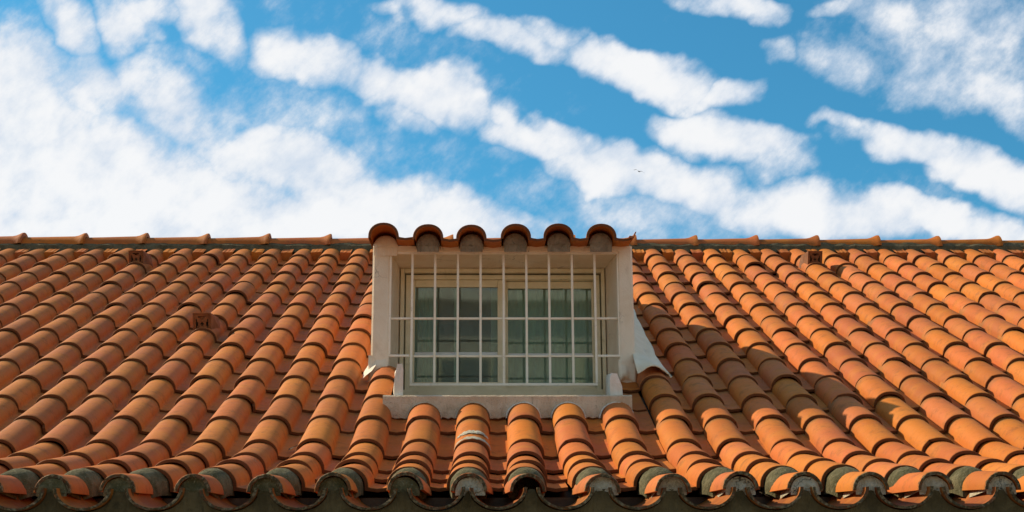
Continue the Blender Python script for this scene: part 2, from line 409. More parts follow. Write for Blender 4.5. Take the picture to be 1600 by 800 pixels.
def tile_profile(kind='full', rs=1.0, inner=False):
    pts = []
    n = 16
    R_ = (RR - (TT if inner else 0)) * rs; Hh = HC - (TT if inner else 0)
    base = -HC
    if kind != 'pan':
        for k in range(n + 1):
            th = pi * k / n
            cx, sx = -cos(th), sin(th)
            p = 0.92
            pts.append((R_ * (abs(cx) ** p) * (1 if cx > 0 else -1), base + Hh * (sx ** p if sx > 0 else 0) - (0.006 if k == 0 else 0)))
    else:
        pts.append((0.042, base + 0.002 - (TT if inner else 0)))
        pts.append((RR * 0.8, base - (TT if inner else 0)))
    if kind in ('full', 'pan'):
        zz = base - (TT if inner else 0)
        if inner and kind == 'full': pts[-1] = (R_, zz)
        pts += [(RR + 0.008, zz - 0.002), (0.115, zz - 0.006), (0.160, zz)]
        if kind == 'full': pass
    if kind == 'cut':
        pts = [q for q in pts if q[0] < 0.066]
    return pts
def tile_geom(kind='full', L=E0 + 0.05, exposure=E0, wear=None):
    """clay roll-and-pan tile; origin at the crest of its lower lip, y up the slope, z off the roof"""
    mb = MB()
    tilt = TT + 0.0025
    def row(pr, y, dz=0.0, sc=1.0):
        return [(x * sc, y + (jy[i_] if y < .003 else 0), z - tilt * y / exposure + dz) for i_, (x, z) in enumerate(pr)]
    o0 = tile_profile(kind, 1.0); i0 = tile_profile(kind, 1.0, True)
    nn = min(len(o0), len(i0)); o0, i0 = o0[:nn], i0[:nn]
    # slightly bellied, tapering roll; small bevel at the lip
    def sh(pr, f): return [((x * f if abs(x) <= RR * 1.01 and kind != 'pan' else x), z) for x, z in pr]
    bv = 0.0016
    def inset(pr):
        out = []
        for (x, z), (xi, zi) in zip(o0, i0):
            k = bv / TT; out.append((x + (xi - x) * k, z + (zi - z) * k))
        return out
    ins = inset(o0)
    jy = [0.0] * len(o0)
    if wear is not None:
        wq = random.Random(wear); chip = wq.randrange(2, 15)
        for i_ in range(len(o0)):
            jy[i_] = wq.uniform(0, .0022) + (.009 if (wear % 3 == 0 and i_ == chip) else 0)
    rows = [row(ins, 0.0), row(o0, bv), row(sh(o0, .995), 0.02), row(sh(o0, 0.965), L * 0.5), row(sh(o0, .945), L)]
    n = len(o0)
    ly = [y for y, k in zip((0.0, bv, 0.02, L * .5, L), range(5)) for _ in range(n)]
    mb.grid(rows, True, flip=True, ly=ly)
    # lip face and underside
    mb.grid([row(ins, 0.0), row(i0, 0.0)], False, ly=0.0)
    rows = [row(i0, 0.0), row(sh(i0, 0.94), L)]
    mb.grid(rows, True, ly=0.03)
    # right-hand edge of the pan / cut
    e = [rows_ for rows_ in (row(o0, bv)[-1], row(o0, L)[-1], row(i0, L)[-1], row(i0, 0)[-1])]
    mb.add(e, [(0, 1, 2, 3)], False, ly=0.2)
    return mb
G = {k: tile_geom(k) for k in ('full', 'pan', 'cut')}
G['cut_short'] = tile_geom('cut', 0.245)
for v_ in range(7): G['full%d' % v_] = tile_geom('full', wear=v_ + 1)
ME = {k: G[k].mesh('roof_tile', M['tile']) for k in G}
def short(r):
    return slope(r)[1]
for r in (15, 16, 17):
    G[r] = tile_geom('full', short(r) + 0.05, short(r)); ME[r] = G[r].mesh('roof_tile', M['tile'])
# sheared ends of old tiles where the pan is left open on the right side (last column)
def tile_matrix(c, r, q):
    a, e = slope(r)
    big = q.random() < 0.05
    j = 2.2 if big else 1.0
    return (Matrix.Translation((colx(c, r) + q.gauss(0, .0022) * j, LIP[r][0] + q.gauss(0, .004) * j, LIP[r][1] + q.gauss(0.0005, .0011) * j + (0.003 if big else 0)))
            @ Matrix.Rotation(a + q.gauss(0, .0025), 4, 'X') @ Matrix.Rotation(q.gauss(0, .010) * j, 4, 'Z') @ Matrix.Rotation(q.gauss(0, .008), 4, 'Y'))

# boarding under the tiles, both slopes, gap cut for the dormer room
deck = MB()
LF, RG = X0 + S * C0 - 0.10, X0 + S * C1 + 0.17
def front_deck(x0, x1, ya, yb):
    f = lambda y: roof_z(y) - 0.135
    v = [(x0, ya, f(ya)), (x1, ya, f(ya)), (x1, yb, f(yb)), (x0, yb, f(yb))]
    lo = [(x, y, z - 0.03) for x, y, z in v]
    deck.add(v + lo, [(0, 1, 2, 3), (7, 6, 5, 4), (0, 4, 5, 1), (1, 5, 6, 2), (2, 6, 7, 3), (3, 7, 4, 0)])
DXL, DXR = -0.56, 0.765
YR = 11.75
front_deck(LF, DXL, 6.62, YR); front_deck(DXR, RG, 6.62, YR)
front_deck(DXL, DXR, 6.62, 7.55); front_deck(DXL, DXR, 9.97, YR)
fz = [(6.62, roof_z(6.62) - .136), (6.3, LIP[15][1] - .13), (5.78, LIP[17][1] - .12)]
for (ya, za), (yb, zb) in zip(fz, fz[1:]):
    deck.add([(LF, yb, zb), (RG, yb, zb), (RG, ya, za), (LF, ya, za)], [(0, 1, 2, 3)])
roof = deck.build('roof', M['deck'], house)

# rear slope: rolls in one sheet, out of sight of the street
rear = MB()
xs = []; x = LF
rows_a, rows_b = [], []
yb = 2 * YR - 5.7; zr, ze = Z0 + 0.0, Z0 - (yb - YR) * math.tan(A)
n = int((RG - LF) / 0.0575)
for i in range(n + 1):
    x = LF + i * (RG - LF) / n; dz = (0.0, 0.045, 0.075, 0.045)[i % 4] - 0.075
    rows_a.append((x, YR, zr + dz)); rows_b.append((x, yb, ze + dz))
rear.grid([rows_a, rows_b], False, ly=0.2, tint=(0.48, 0.19, 0.08))
rear.build('rear_slope', M['tile_j'], house)

# which tiles stand where
def kind_at(c, r):
    if 2 <= c <= 7 and 5 <= r <= 10: return None
    if c == 2 and r in (11, 12): return 'cut' if r == 12 else 'cut_short'
    if 3 <= c <= 6 and r in (11, 12): return None
    if c == 7 and r in (11, 12): return 'pan'
    if r >= 15: return r
    return 'full'
def in_view(p):
    v = Vector(p) - Vector((0, 0, H)); zz = v.dot(FW)
    return 800 + 2385 * v.dot(RT) / zz, 400 - 2385 * v.dot(UP) / zz, zz
allt = []
for r in range(1, 18):
    for c in range(C0, C1 + 1):
        k = kind_at(c, r)
        if k is None: continue
        px, py, zz = in_view((colx(c, r), LIP[r][0], LIP[r][1]))
        vis = -40 < px < 1640
        allt.append((0 if vis else 1, zz, c, r, k))
allt.sort(key=lambda t_: (t_[0], t_[1]))
VENTS = [(-3, 8), (-7, 2), (15, 2)]
rest = MB()
for i, (v_, zz, c, r, k) in enumerate(allt):
    q = random.Random(c * 131 + r * 17 + 5)
    if k == 'full': k = 'full%d' % ((c * 5 + r * 3 + c * r) % 7)
    mw = tile_matrix(c, r, q); tn = tint(q)
    wz = min(1.0, max(0.0, (0.4 - c * S + .9) / 3.0)) * .62      # tint turns duller and browner towards the left
    tn = tuple(a_ + (b_ - a_) * wz for a_, b_ in zip(tn, (0.40, 0.145, 0.045)))
    if i < 300 and v_ == 0:
        o = link('roof_tile', ME[k], roof); o.matrix_local = mw; o.color = tn + (1,)
    else:
        gk = G[k]
        vs = [mw @ Vector(p) for p in gk.v]
        o = len(rest.v); rest.v += [tuple(p) for p in vs]
        rest.f += [tuple(o + i_ for i_ in f) for f in gk.f]; rest.sm += gk.sm
        rest.at.setdefault('ly', {}).update({o + i_: gk.at['ly'].get(i_, .2) for i_ in range(len(vs))})
        rest.at.setdefault('tint', {}).update({o + i_: tn for i_ in range(len(vs))})
rest.build('roof_tile', M['tile_j'], roof, kind='stuff')

# ridge: bedding mortar, then overlapping collared half-round tiles
rm = MB()
q = random.Random(3)
xs = [LF + i * 0.06 for i in range(int((RG - LF) / 0.06) + 1)]
top = Z0 + 0.045
rowsm = []
for (yy, zz, jit) in ((YR - 0.125, Z0 - 0.055, .008), (YR - 0.118, Z0 + 0.000, .005), (YR - 0.085, Z0 + 0.035, .004), (YR, Z0 + .07, 0), (YR + .10, Z0 + .03, 0), (YR + .12, Z0 - .06, 0)):
    rowsm.append([(x, yy + q.uniform(-jit, jit), zz + q.uniform(-jit, jit)) for x in xs])
rm.grid(rowsm, False)
rm.build('ridge_mortar', M['ridge_mortar'], roof)
def ridge_geom():
    mb = MB(); L = 0.475; sec = 14
    prof = [(-0.02, .093), (0.12, .094), (L - .090, .098), (L - .060, .104), (L - .030, .117), (L - .012, .1255), (L - .001, .126)]
    rows = []
    for x, r_ in prof:
        rows.append([(x, -r_ * 1.05 * cos(pi * k / sec), r_ * .93 * sin(pi * k / sec) - .012) for k in range(sec + 1)])
    mb.grid(rows, True, ly=0.2)
    e1 = rows[-1]; e2 = [(L + .001, -.093 * 1.05 * cos(pi * k / sec), .091 * .93 * sin(pi * k / sec) - .012) for k in range(sec + 1)]
    mb.grid([e1, e2], False, ly=0.2)
    return mb
rmesh = ridge_geom().mesh('ridge_tile', M['tile'])
k = 0; x = -4.13 - 0.4875 * 4
while x < RG:
    q = random.Random(k + 50)
    o = link('ridge_tile', rmesh, roof, (x, YR, Z0 + 0.012 - (x) * 0.0022 + q.gauss(0, .0015)))
    o.rotation_euler = (q.gauss(0, .01), -0.012 + q.gauss(0, .003), q.gauss(0, .004))
    tn = tint(q); o.color = (tn[0] * .80, tn[1] * .78, tn[2] * .75, 1)
    x += 0.4875; k += 1
# cut pieces closing each pan under the ridge, with a broken pale top edge
q = random.Random(11)
for c in range(C0, C1):
    mb = MB(); a = A
    n = 7; x0, x1 = RR * .88, S - RR * .88
    fr_, bk = [], []
    for i in range(n):
        xx = x0 + (x1 - x0) * i / (n - 1)
        h_ = -0.020 + q.uniform(-.0035, .0035)
        fr_.append((xx, 0.0, h_)); bk.append((xx, 0.13, h_ + .004))
    lo = [(p[0], 0.004, -HC - .01) for p in fr_]
    mb.grid([lo, fr_], False, ly=0.15); mb.grid([fr_, bk], False, ly=0.15)
    o = mb.build('closure_tile', M['tile'], roof)
    o.matrix_local = Matrix.Translation((colx(c, 1), LIP[1][0] + .215 * cos(A), LIP[1][1] + .215 * sin(A))) @ Matrix.Rotation(a, 4, 'X')
    tn = tint(q); o.color = (tn[0] * .8, tn[1] * .8, tn[2] * .8, 1)

# ventilation hoods on three tiles
def vent_hood():
    mb = MB()
    w, zt, zb = 0.050, 0.078, -0.045
    n = 15
    def hole(u, v):                       # u,v in -1..1
        if abs(u) + abs(v) < 0.24: return True
        for (a_, b_) in ((u, v), (v, u)):
            for s_ in (1, -1):
                if 0.60 + 0.10 * (1 - (b_ / .62) ** 2) * -1 + .10 * 0 < s_ * a_ < 0.80 - 0.0 and abs(b_) < 0.55 and s_ * a_ > 0.52 + 0.16 * (b_ / .55) ** 2:
                    return True
        return False
    # front plate with real openings, 6 mm thick
    vs, fs = [], []
    for i in range(n + 1):
        for j in range(n + 1):
            vs.append((-w + 2 * w * i / n, 0.0, zb + (zt - zb) * j / n))
    for i in range(n):
        for j in range(n):
            u = (i + .5) / n * 2 - 1; v = (j + .5) / n * 2 - 1
            p = [i * (n + 1) + j, (i + 1) * (n + 1) + j, (i + 1) * (n + 1) + j + 1, i * (n + 1) + j + 1]
            if not hole(u, v): fs.append(tuple(p))
    mb.add(vs, fs, False, ly=0.2)
    # hood: top, flanks running back onto the roll
    ft = [(-w - .004, -.003, zb - .02), (-w - .004, -.003, zt + .004), (w + .004, -.003, zt + .004), (w + .004, -.003, zb - .02)]
    ft2 = [(-w + .003, -.003, zb - .02), (-w + .003, -.003, zt - .003), (w - .003, -.003, zt - .003), (w - .003, -.003, zb - .02)]
    bk = [(-RR * 1.0, .20, -.078), (-w * 1.05, .25, .004), (w * 1.05, .25, .004), (RR * 1.0, .20, -.078)]
    mb.add(ft + ft2, [(0, 1, 5, 4), (1, 2, 6, 5), (2, 3, 7, 6)], False, ly=.2)
    mb.add(ft + bk, [(0, 4, 5, 1), (1, 5, 6, 2), (2, 6, 7, 3)], False, ly=.2)
    return mb
M['vent'] = rough_mat('dark_fired_clay', (0.17, 0.060, 0.020), (0.27, 0.10, 0.035), 20, (0.08, 0.04, 0.02), 0.6, None, 0.8)
vm = vent_hood().mesh('vent_hood', M['vent'])
backm = MB(); backm.box(-.052, .052, .055, .06, -.06, .036)  # dark sheet standing in for the shade inside the hood
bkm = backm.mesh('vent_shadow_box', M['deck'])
for c, r in VENTS:
    a, e = slope(r)
    o = link('vent_hood', vm, house)
    o.matrix_local = Matrix.Translation((colx(c, r) - .004, LIP[r][0] + .03 * cos(A), LIP[r][1] + .03 * sin(A) + .002)) @ Matrix.Rotation(a, 4, 'X')
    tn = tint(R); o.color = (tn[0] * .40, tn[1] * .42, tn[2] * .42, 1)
    link('vent_dark_backing', bkm, o)

# ------------------------------------------------------------------ eave
DXL17 = {-2: -.074, -1: -.072, 0: -.041, 1: -.022, 2: -.019, 3: .001, 4: -.006, 5: -.028, 6: -.001, 7: .015, 8: .026, 9: .025, 10: .024, 11: .018, 12: .025}
def capx(c): return X0 + S * c + DXL17.get(c, .025 if c > 12 else -.074)
YE, ZC = 5.335, 0.733 + H                # front of the under-eave course and crest of its cap tiles
UA = radians(5.5)
def half_tile(Rf, Rb, L, t_, up_=True, depth=1.0, seg=14, jag=None):
    mb = MB(); s_ = 1 if up_ else -1
    def ring(r_, y): return [(-r_ * cos(pi * k / seg), y, s_ * r_ * depth * sin(pi * k / seg)) for k in range(seg + 1)]
    def jr(r_, y):
        p = ring(r_, y)
        if jag: p = [(x_, y_ + jag.uniform(-.0055, .0045), z_ + jag.uniform(-.002, .002)) for x_, y_, z_ in p]
        return p
    f_out = jr(Rf - .002, 0.0); mid = ring(Rf, .005)
    lyv = [y for y in (0, .005, L * .4, L) for _ in range(seg + 1)]
    mb.grid([f_out, mid, ring(Rf + (Rb - Rf) * .4, L * .4), ring(Rb, L)], True, flip=up_, ly=lyv)
    inn = ring(Rf - t_, 0.001)
    mb.grid([f_out, inn], False, flip=not up_, ly=0.0)
    lyv = [y for y in (0, L) for _ in range(seg + 1)]
    mb.grid([inn, ring(Rb - t_, L)], True, flip=not up_, ly=[0.05 if y == 0 else .2 for y in lyv])
    for sgn in (0, -1):
        a_, b_, c_, d_ = f_out[sgn], ring(Rb, L)[sgn], ring(Rb - t_, L)[sgn], inn[sgn]
        mb.add([a_, b_, c_, d_], [(0, 1, 2, 3)], False, ly=.1)
    return mb
cap_me = [half_tile(.0645, .075, .40, .0125, True, 1.0, 14, random.Random(i)).mesh('eave_cap_tile', M['tile_moss']) for i in range(4)]
chan_me = [half_tile(.101, .086, .42, .0125, False, .76, 16, random.Random(i + 9)).mesh('eave_channel_tile', M['tile_moss']) for i in range(3)]
def plug_disc(r_, q, gap=0.0, deep=.012):
    """rough mortar filling of a half-round tile end"""
    mb = MB(); seg = 14; rings = []
    for k_, f in enumerate((1.0, .82, .55, .25)):
        rings.append([(-r_ * f * cos(pi * k / seg), deep * (1 - f) * -.5 + q.uniform(-.003, .003) * (k_ > 0), max(-.012, r_ * f * sin(pi * k / seg) + q.uniform(-.002, .002))) for k in range(seg + 1)])
    cen = [(0.0, -.004, r_ * .06)] * (seg + 1)
    rings.append(cen)
    mb.grid(rings, True)
    bk = [(x, .20, z) for x, y, z in rings[0]]
    mb.grid([bk, rings[0]], False)
    mb.grid([[(p[0], p[1], -.012) for p in rings[0]], rings[0]], False)
    return mb
rt = random.Random(21)
for c in range(C0, C1 + 1):
    x = capx(c)
    o = link('eave_cap_tile', cap_me[c % 4], roof, (x + rt.gauss(0, .003), YE + rt.gauss(0, .009), ZC - .0645 + rt.gauss(0, .003)))
    o.rotation_euler = (UA + rt.gauss(0, .010), rt.gauss(0, .030), rt.gauss(0, .022))
    tn = tint(rt); o.color = tn + (1,)
    if c != 5:
        mb = plug_disc(.0525, random.Random(c + 77))
        p = mb.build('mortar_filling', M['mortar_pale'] if c >= 4 else M['mortar'], roof, (x + (.006 if c in (4, 6) else 0), YE + .016, ZC - .066))
    xm = (x + capx(c + 1)) / 2
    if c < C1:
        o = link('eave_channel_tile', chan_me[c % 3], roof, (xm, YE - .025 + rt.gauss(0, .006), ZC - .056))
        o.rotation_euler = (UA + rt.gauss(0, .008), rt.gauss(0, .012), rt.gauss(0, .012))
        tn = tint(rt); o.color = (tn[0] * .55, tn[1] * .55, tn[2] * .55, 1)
    # mortar haunch closing the end of the roof roll above
    qq = random.Random(c + 400)
    mb = MB(); seg = 14; rows = []
    xr = colx(c, 17) - x * 1.0
    zc_ = LIP[17][1] - HC
    for (yy, zz, r1) in ((5.76, zc_ + .004, .0655), (5.690, zc_ + .000, .0690), (5.670, zc_ - .002, .0700), (5.625, zc_ - .012, .0675), (5.590, zc_ - .026, .062), (5.582, zc_ - .034, .040), (5.580, zc_ - .034, .002)):
        fx = (5.76 - yy) / .18
        rows.append([(colx(c, 17) * (1 - fx) + x * fx - r1 * cos(pi * k / seg) + qq.uniform(-.0015, .0015), yy + qq.uniform(-.002, .002), zz + r1 * sin(pi * k / seg) + qq.uniform(-.0015, .0015)) for k in range(seg + 1)])
    mb.grid(rows, True, flip=True)
    sk = [(p[0], p[1], p[2] - .03) for p in [rw[0] for rw in rows]]; mb.grid([[rw[0] for rw in rows], sk], False)
    sk = [(p[0], p[1], p[2] - .03) for p in [rw[-1] for rw in rows]]; mb.grid([[rw[-1] for rw in rows], sk], False)
    mb.build('mortar_haunch', M['mortar'], roof)

# cornice of mortar that beds the channels, with a scalloped top
def chan_bottom(x):
    best = None
    for c in range(C0, C1):
        xm = (capx(c) + capx(c + 1)) / 2
        if abs(x - xm) < .104:
            return ZC - .056 - .080 * math.sqrt(max(0, 1 - ((x - xm) / .104) ** 2))
    return ZC - .060
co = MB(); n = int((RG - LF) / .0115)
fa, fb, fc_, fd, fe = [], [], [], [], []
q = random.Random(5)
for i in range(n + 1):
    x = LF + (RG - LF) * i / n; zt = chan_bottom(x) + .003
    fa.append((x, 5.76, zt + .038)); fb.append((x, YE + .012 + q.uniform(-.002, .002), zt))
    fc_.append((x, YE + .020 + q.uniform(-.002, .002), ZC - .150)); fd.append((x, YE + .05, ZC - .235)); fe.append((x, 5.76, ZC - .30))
co.grid([fe, fd, fc_, fb, fa], False)
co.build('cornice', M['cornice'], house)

# outer walls
wl = MB()
YF, YB = 5.62, 2 * YR - 5.62
zt = ZC - .24
wl.box(LF + .12, RG - .12, YF, YF + .3, 0, zt)
wl.box(LF + .12, RG - .12, YB - .3, YB, 0, zt)
for x0, x1 in ((LF + .12, LF + .42), (RG - .42, RG - .12)):
    v = []
    for x in (x0, x1): v += [(x, YF, 0), (x, YB, 0), (x, YB, zt + .02), (x, YR, Z0 - .2), (x, 9.0, roof_z(9.0) - .2), (x, 6.2, roof_z(6.6) - .2), (x, YF, zt + .02)]
    n = 7
    wl.add(v, [tuple(range(n))[::-1], tuple(range(n, 2 * n))] + [(i, (i + 1) % n, n + (i + 1) % n, n + i) for i in range(n)])
wl.build('wall', M['render'], house)
bf = MB(); bf.box(LF + .2, RG - .2, 5.745, 5.79, ZC - .30, LIP[17][1] - HC - .035)
bf.build('eave_board', M['deck'], house)

# ------------------------------------------------------------------ dormer
YW = 7.944; YWIN = 8.214
XL, XR = -0.600, 0.805
OL, OR_, OT = -0.507, 0.724, 2.284 + H
WL_, WR_, WT, WB = -0.466, 0.676, 2.264 + H, 1.552 + H
dtop = lambda y: 2.315 + H + .14 * (y - 7.76) - .022
dm = MB()
yb_ = 9.96
# front face round the opening (ring), splayed reveals
zb_ = 1.46 + H
fo = [(XL, YW, zb_), (XL, YW, dtop(YW)), (XR, YW, dtop(YW)), (XR, YW, zb_)]
fi = [(OL, YW, zb_), (OL, YW, OT), (OR_, YW, OT), (OR_, YW, zb_)]
fw_ = [(WL_, YWIN, zb_), (WL_, YWIN, WT), (WR_, YWIN, WT), (WR_, YWIN, zb_)]
b = .010
fo2 = [(XL, YW + b, zb_), (XL, YW + b, dtop(YW)), (XR, YW + b, dtop(YW)), (XR, YW + b, zb_)]
fo_in = [(XL + b, YW, zb_), (XL + b, YW, dtop(YW)), (XR - b, YW, dtop(YW)), (XR - b, YW, zb_)]
ib = .007
fi_a = [(OL - ib, YW, zb_), (OL - ib, YW, OT + ib), (OR_ + ib, YW, OT + ib), (OR_ + ib, YW, zb_)]
fi_b = [(OL + .001, YW + ib, zb_), (OL + .001, YW + ib, OT - .001), (OR_ - .001, YW + ib, OT - .001), (OR_ - .001, YW + ib, zb_)]
def ring(a_, b_, sm=False): dm.add(a_ + b_, [(0, 1, 5, 4), (1, 2, 6, 5), (2, 3, 7, 6)], sm)
ring(fo_in, fi_a); ring(fi_a, fi_b); ring(fi_b, fw_); ring(fo2, fo_in)
# jamb thickness behind the frame, side walls, ceiling of the roof void
for x0, x1 in ((XL, WL_), (WR_, XR)):
    v = [(x0, YW + b, zb_ - .3), (x1, YWIN + .002, zb_ - .3), (x1, yb_, 1.3 + H), (x0, yb_, 1.3 + H),
         (x0, YW + b, dtop(YW)), (x1, YWIN + .002, dtop(YWIN)), (x1, yb_, dtop(yb_)), (x0, yb_, dtop(yb_))]
    if x0 == WR_:
        v[0], v[1] = (x0, YWIN + .002, zb_ - .3), (x1, YW + b, zb_ - .3); v[4], v[5] = (x0, YWIN + .002, dtop(YWIN)), (x1, YW + b, dtop(YW))
    dm.add(v, [(0, 1, 5, 4), (1, 2, 6, 5), (2, 3, 7, 6), (3, 0, 4, 7), (4, 5, 6, 7)])
dm.add([(XL, YW + .001, dtop(YW)), (XR, YW + .001, dtop(YW)), (XR, yb_, dtop(yb_)), (XL, yb_, dtop(yb_))], [(0, 1, 2, 3)])
dm.add([(WL_, YWIN, WT), (WR_, YWIN, WT), (WR_, YWIN, dtop(YWIN) - .001), (WL_, YWIN, dtop(YWIN) - .001)], [(0, 1, 2, 3)])
dormer = dm.build('dormer', M['stucco'], house)
# attic room behind the window
rmb = MB()
x0, x1, y0, y1, z0, z1 = WL_ + .004, WR_ - .004, YWIN + .06, 9.92, 1.42 + H, dtop(8.3) - .02
rmb.add([(x0, y0, z0), (x1, y0, z0), (x1, y1, z0), (x0, y1, z0), (x0, y0, z1), (x1, y0, z1), (x1, y1, z1), (x0, y1, z1)],
        [(0, 1, 2, 3), (7, 6, 5, 4), (3, 2, 6, 7), (0, 3, 7, 4), (2, 1, 5, 6)])
rmb.build('attic_room', M['dark'], house)

# dormer roof tiles
DA = math.atan(.14); DS = 0.2335
dq = random.Random(9)
def dormer_mesh(kind, L=.44): return tile_geom(kind, L)
dcx = [-.531, -.299, -.066, .168, .402, .628]
DZ = [2.396, 2.386, 2.385, 2.390, 2.392, 2.393]
me_d = tile_geom('full', .44, .39)
dfull = me_d.mesh('dormer_roof_tile', M['tile'])
roll_only = tile_geom('roll', .44, .39).mesh('dormer_roof_tile', M['tile'])
for r in range(6):
    for i, x in enumerate(dcx):
        y = 7.764 + r * .385 * cos(DA); z = DZ[i] + H + r * .385 * sin(DA)
        o = link('dormer_roof_tile', dfull, dormer)
        o.matrix_local = Matrix.Translation((x + dq.gauss(0, .002), y + dq.gauss(0, .004), z)) @ Matrix.Rotation(DA, 4, 'X') @ Matrix.Rotation(dq.gauss(0, .008), 4, 'Z')
        o.color = tuple(v * .85 for v in tint(dq)) + (1,)
fin = MB(); fin.add([(.775, 7.765, 2.310 + H), (.800, 7.765, 2.316 + H), (.812, 7.765, 2.345 + H), (.806, 7.765, 2.346 + H), (.795, 7.765, 2.322 + H), (.775, 7.765, 2.324 + H)] +
                    [(.775, 9.9, 2.61 + H), (.800, 9.9, 2.616 + H), (.812, 9.9, 2.645 + H), (.806, 9.9, 2.646 + H), (.795, 9.9, 2.622 + H), (.775, 9.9, 2.624 + H)],
                    [(0, 1, 2, 3, 4, 5), (6, 7, 1, 0), (7, 8, 2, 1), (8, 9, 3, 2), (9, 10, 4, 3), (10, 11, 5, 4)], False, ly=.2)
o = fin.build('edge_tile', M['tile'], dormer); o.color = (.3, .12, .06, 1)
# mortar fillings under the front rolls
for i, x in enumerate(dcx):
    q = random.Random(i + 30); mb = MB(); seg = 16; rows = []
    rr = .064 if i else .068; yo = 0 if i else .076
    for yy, r1, zz in ((7.95 + yo, rr, 0), (7.868 + yo, rr, 0), (7.862 + yo, rr * .93, 0), (7.858 + yo, rr * .5, 0), (7.857 + yo, .003, 0)):
        rows.append([(x - r1 * cos(pi * k / seg) + q.uniform(-.0015, .0015), yy + q.uniform(-.002, .002), DZ[i] + H - HC + .012 - .024 + r1 * 1.02 * sin(pi * k / seg)) for k in range(seg + 1)])
    mb.grid(rows, True, flip=True)
    lo = [[(p[0], p[1] + (.02 if j > 1 else 0), 2.262 + H) for p in (rows[2])] for j in (0,)][0]
    mb.grid([lo, rows[2]], False)
    mb.build('mortar_filling', M['stucco'] if i == 0 else M['mortar_warm'] if 'mortar_warm' in M else M['sill'], dormer)

# window sill: mortar block, weathered top, underside scalloped over the rolls
sl = MB()
q = random.Random(2)
SX0, SX1, SY = -.486, .716, 7.262
n = 80; r_top, r_bev, r_bot, r_back = [], [], [], []
for i in range(n + 1):
    x = SX0 + (SX1 - SX0) * i / n
    zt = 1.372 + H + q.uniform(-.0008, .0008)
    zb = 1.262 + H
    r_back.append((x, 8.23, 1.550 + H)); r_top.append((x, SY + .008, zt)); r_bev.append((x, SY + q.uniform(-.001, .001), zt - .008)); r_bot.append((x, SY + .006 + q.uniform(-.002, .002), zb + q.uniform(-.006, .004)))
bk2 = [(x, 8.23, 1.20 + H) for x, _, _ in r_back]
sl.grid([bk2, r_bot, r_bev, r_top, r_back], False)
sl.add([bk2[0], r_bot[0], r_bev[0], r_top[0], r_back[0]], [(0, 1, 2, 3, 4)]); sl.add([bk2[-1], r_bot[-1], r_bev[-1], r_top[-1], r_back[-1]], [(4, 3, 2, 1, 0)])
sl.build('window_sill', M['sill'], dormer)
# thin pale mortar lines where the sill is pointed round the rolls
for c in range(3, 8):
    q = random.Random(c + 900); mb = MB(); rows = []
    xc = colx(c, 13)
    for k in range(25):
        th = pi * k / 24; ra = RR * .955; rb = RR * 1.03 + q.uniform(0, .004)
        zc3 = roof_z(SY) - HC - .012
        rows.append([(xc - r_ * cos(th), SY - dy + q.uniform(-.0015, .0015), zc3 + HC / RR * r_ * sin(th)) for r_, dy in ((ra, .006), (ra + .002, .012), (rb - .003, .009), (rb, -.003))])
    mb.grid(rows, True); mb.build('mortar_pointing', M['plaster'] if c > 4 else M['sill'], dormer)
# plaster cheeks beside the sill
import mathutils
def blob_wall(xa0, xa1, xb0, xb1, ya, yb, z0, za, zb2, seed, name='plaster_cheek', mat='plaster'):
    q = random.Random(seed); mb = MB(); rows = []
    ny = 10
    for j in range(ny + 1):
        f = j / ny; y = ya + (yb - ya) * f; z1 = za + (zb2 - za) * f
        x0_, x1_ = xa0 + (xb0 - xa0) * f, xa1 + (xb1 - xa1) * f
        jj = lambda s_: q.uniform(-s_, s_) * 1.8; z1 -= .022 * (1 - f) ** 4
        rows.append([(x0_ + jj(.003), y, z0), (x0_ + jj(.004), y, (z0 + z1) / 2), (x0_ + .004 + jj(.003), y, z1 - .01), ((x0_ + x1_) / 2, y, z1 + jj(.003)), (x1_ - .003, y, z1 - .008), (x1_, y, z0)])
    mb.grid(rows, False); mb.add(rows[0], [tuple(range(6))[::-1]])
    return mb.build(name, M[mat], dormer)
def cheek(side, ya, yb, xi_a, xo_a, xi_b, xo_b, z0, za, zb2, seed):
    """rough plaster cheek: section tapers towards its top on the outer side"""
    q = random.Random(seed); mb = MB(); rows = []; ny = 8
    for j in range(ny + 1):
        f = j / ny; y = ya + (yb - ya) * f; z1 = za + (zb2 - za) * f
        xi, xo = xi_a + (xi_b - xi_a) * f, xo_a + (xo_b - xo_a) * f
        w = xo - xi; rw = [(xi, y, z0)]
        for g_, h_ in ((0, .5), (0, .9), (.12, 1.0), (.45, .985), (.62, .90), (.74, .72), (.84, .5), (.95, .25), (1.0, 0)):
            n_ = mathutils.noise.noise(Vector((g_ * 5 + seed, y * 14, h_ * 9)))
            rw.append((xi + w * g_ + .010 * n_ * (g_ > .1) * side, y + .003 * n_, z0 + (z1 - z0) * h_ + .006 * n_))
        rows.append(rw)
    mb.grid(rows, False, flip=side < 0)
    fr0 = rows[0]; cen = (sum(p[0] for p in fr0) / len(fr0), ya - .004, z0 + (za - z0) * .45)
    mb.add(fr0 + [cen], [(i, (i + 1) % len(fr0), len(fr0)) for i in range(len(fr0))])
    return mb.build('plaster_cheek', M['plaster'], dormer)
cheek(-1, 7.32, 8.21, -.392, -.448, -.455, -.500, 1.25 + H, 1.538 + H, 1.70 + H, 1)
cheek(1, 7.32, 8.21, .616, .690, .664, .722, 1.25 + H, 1.490 + H, 1.66 + H, 2)
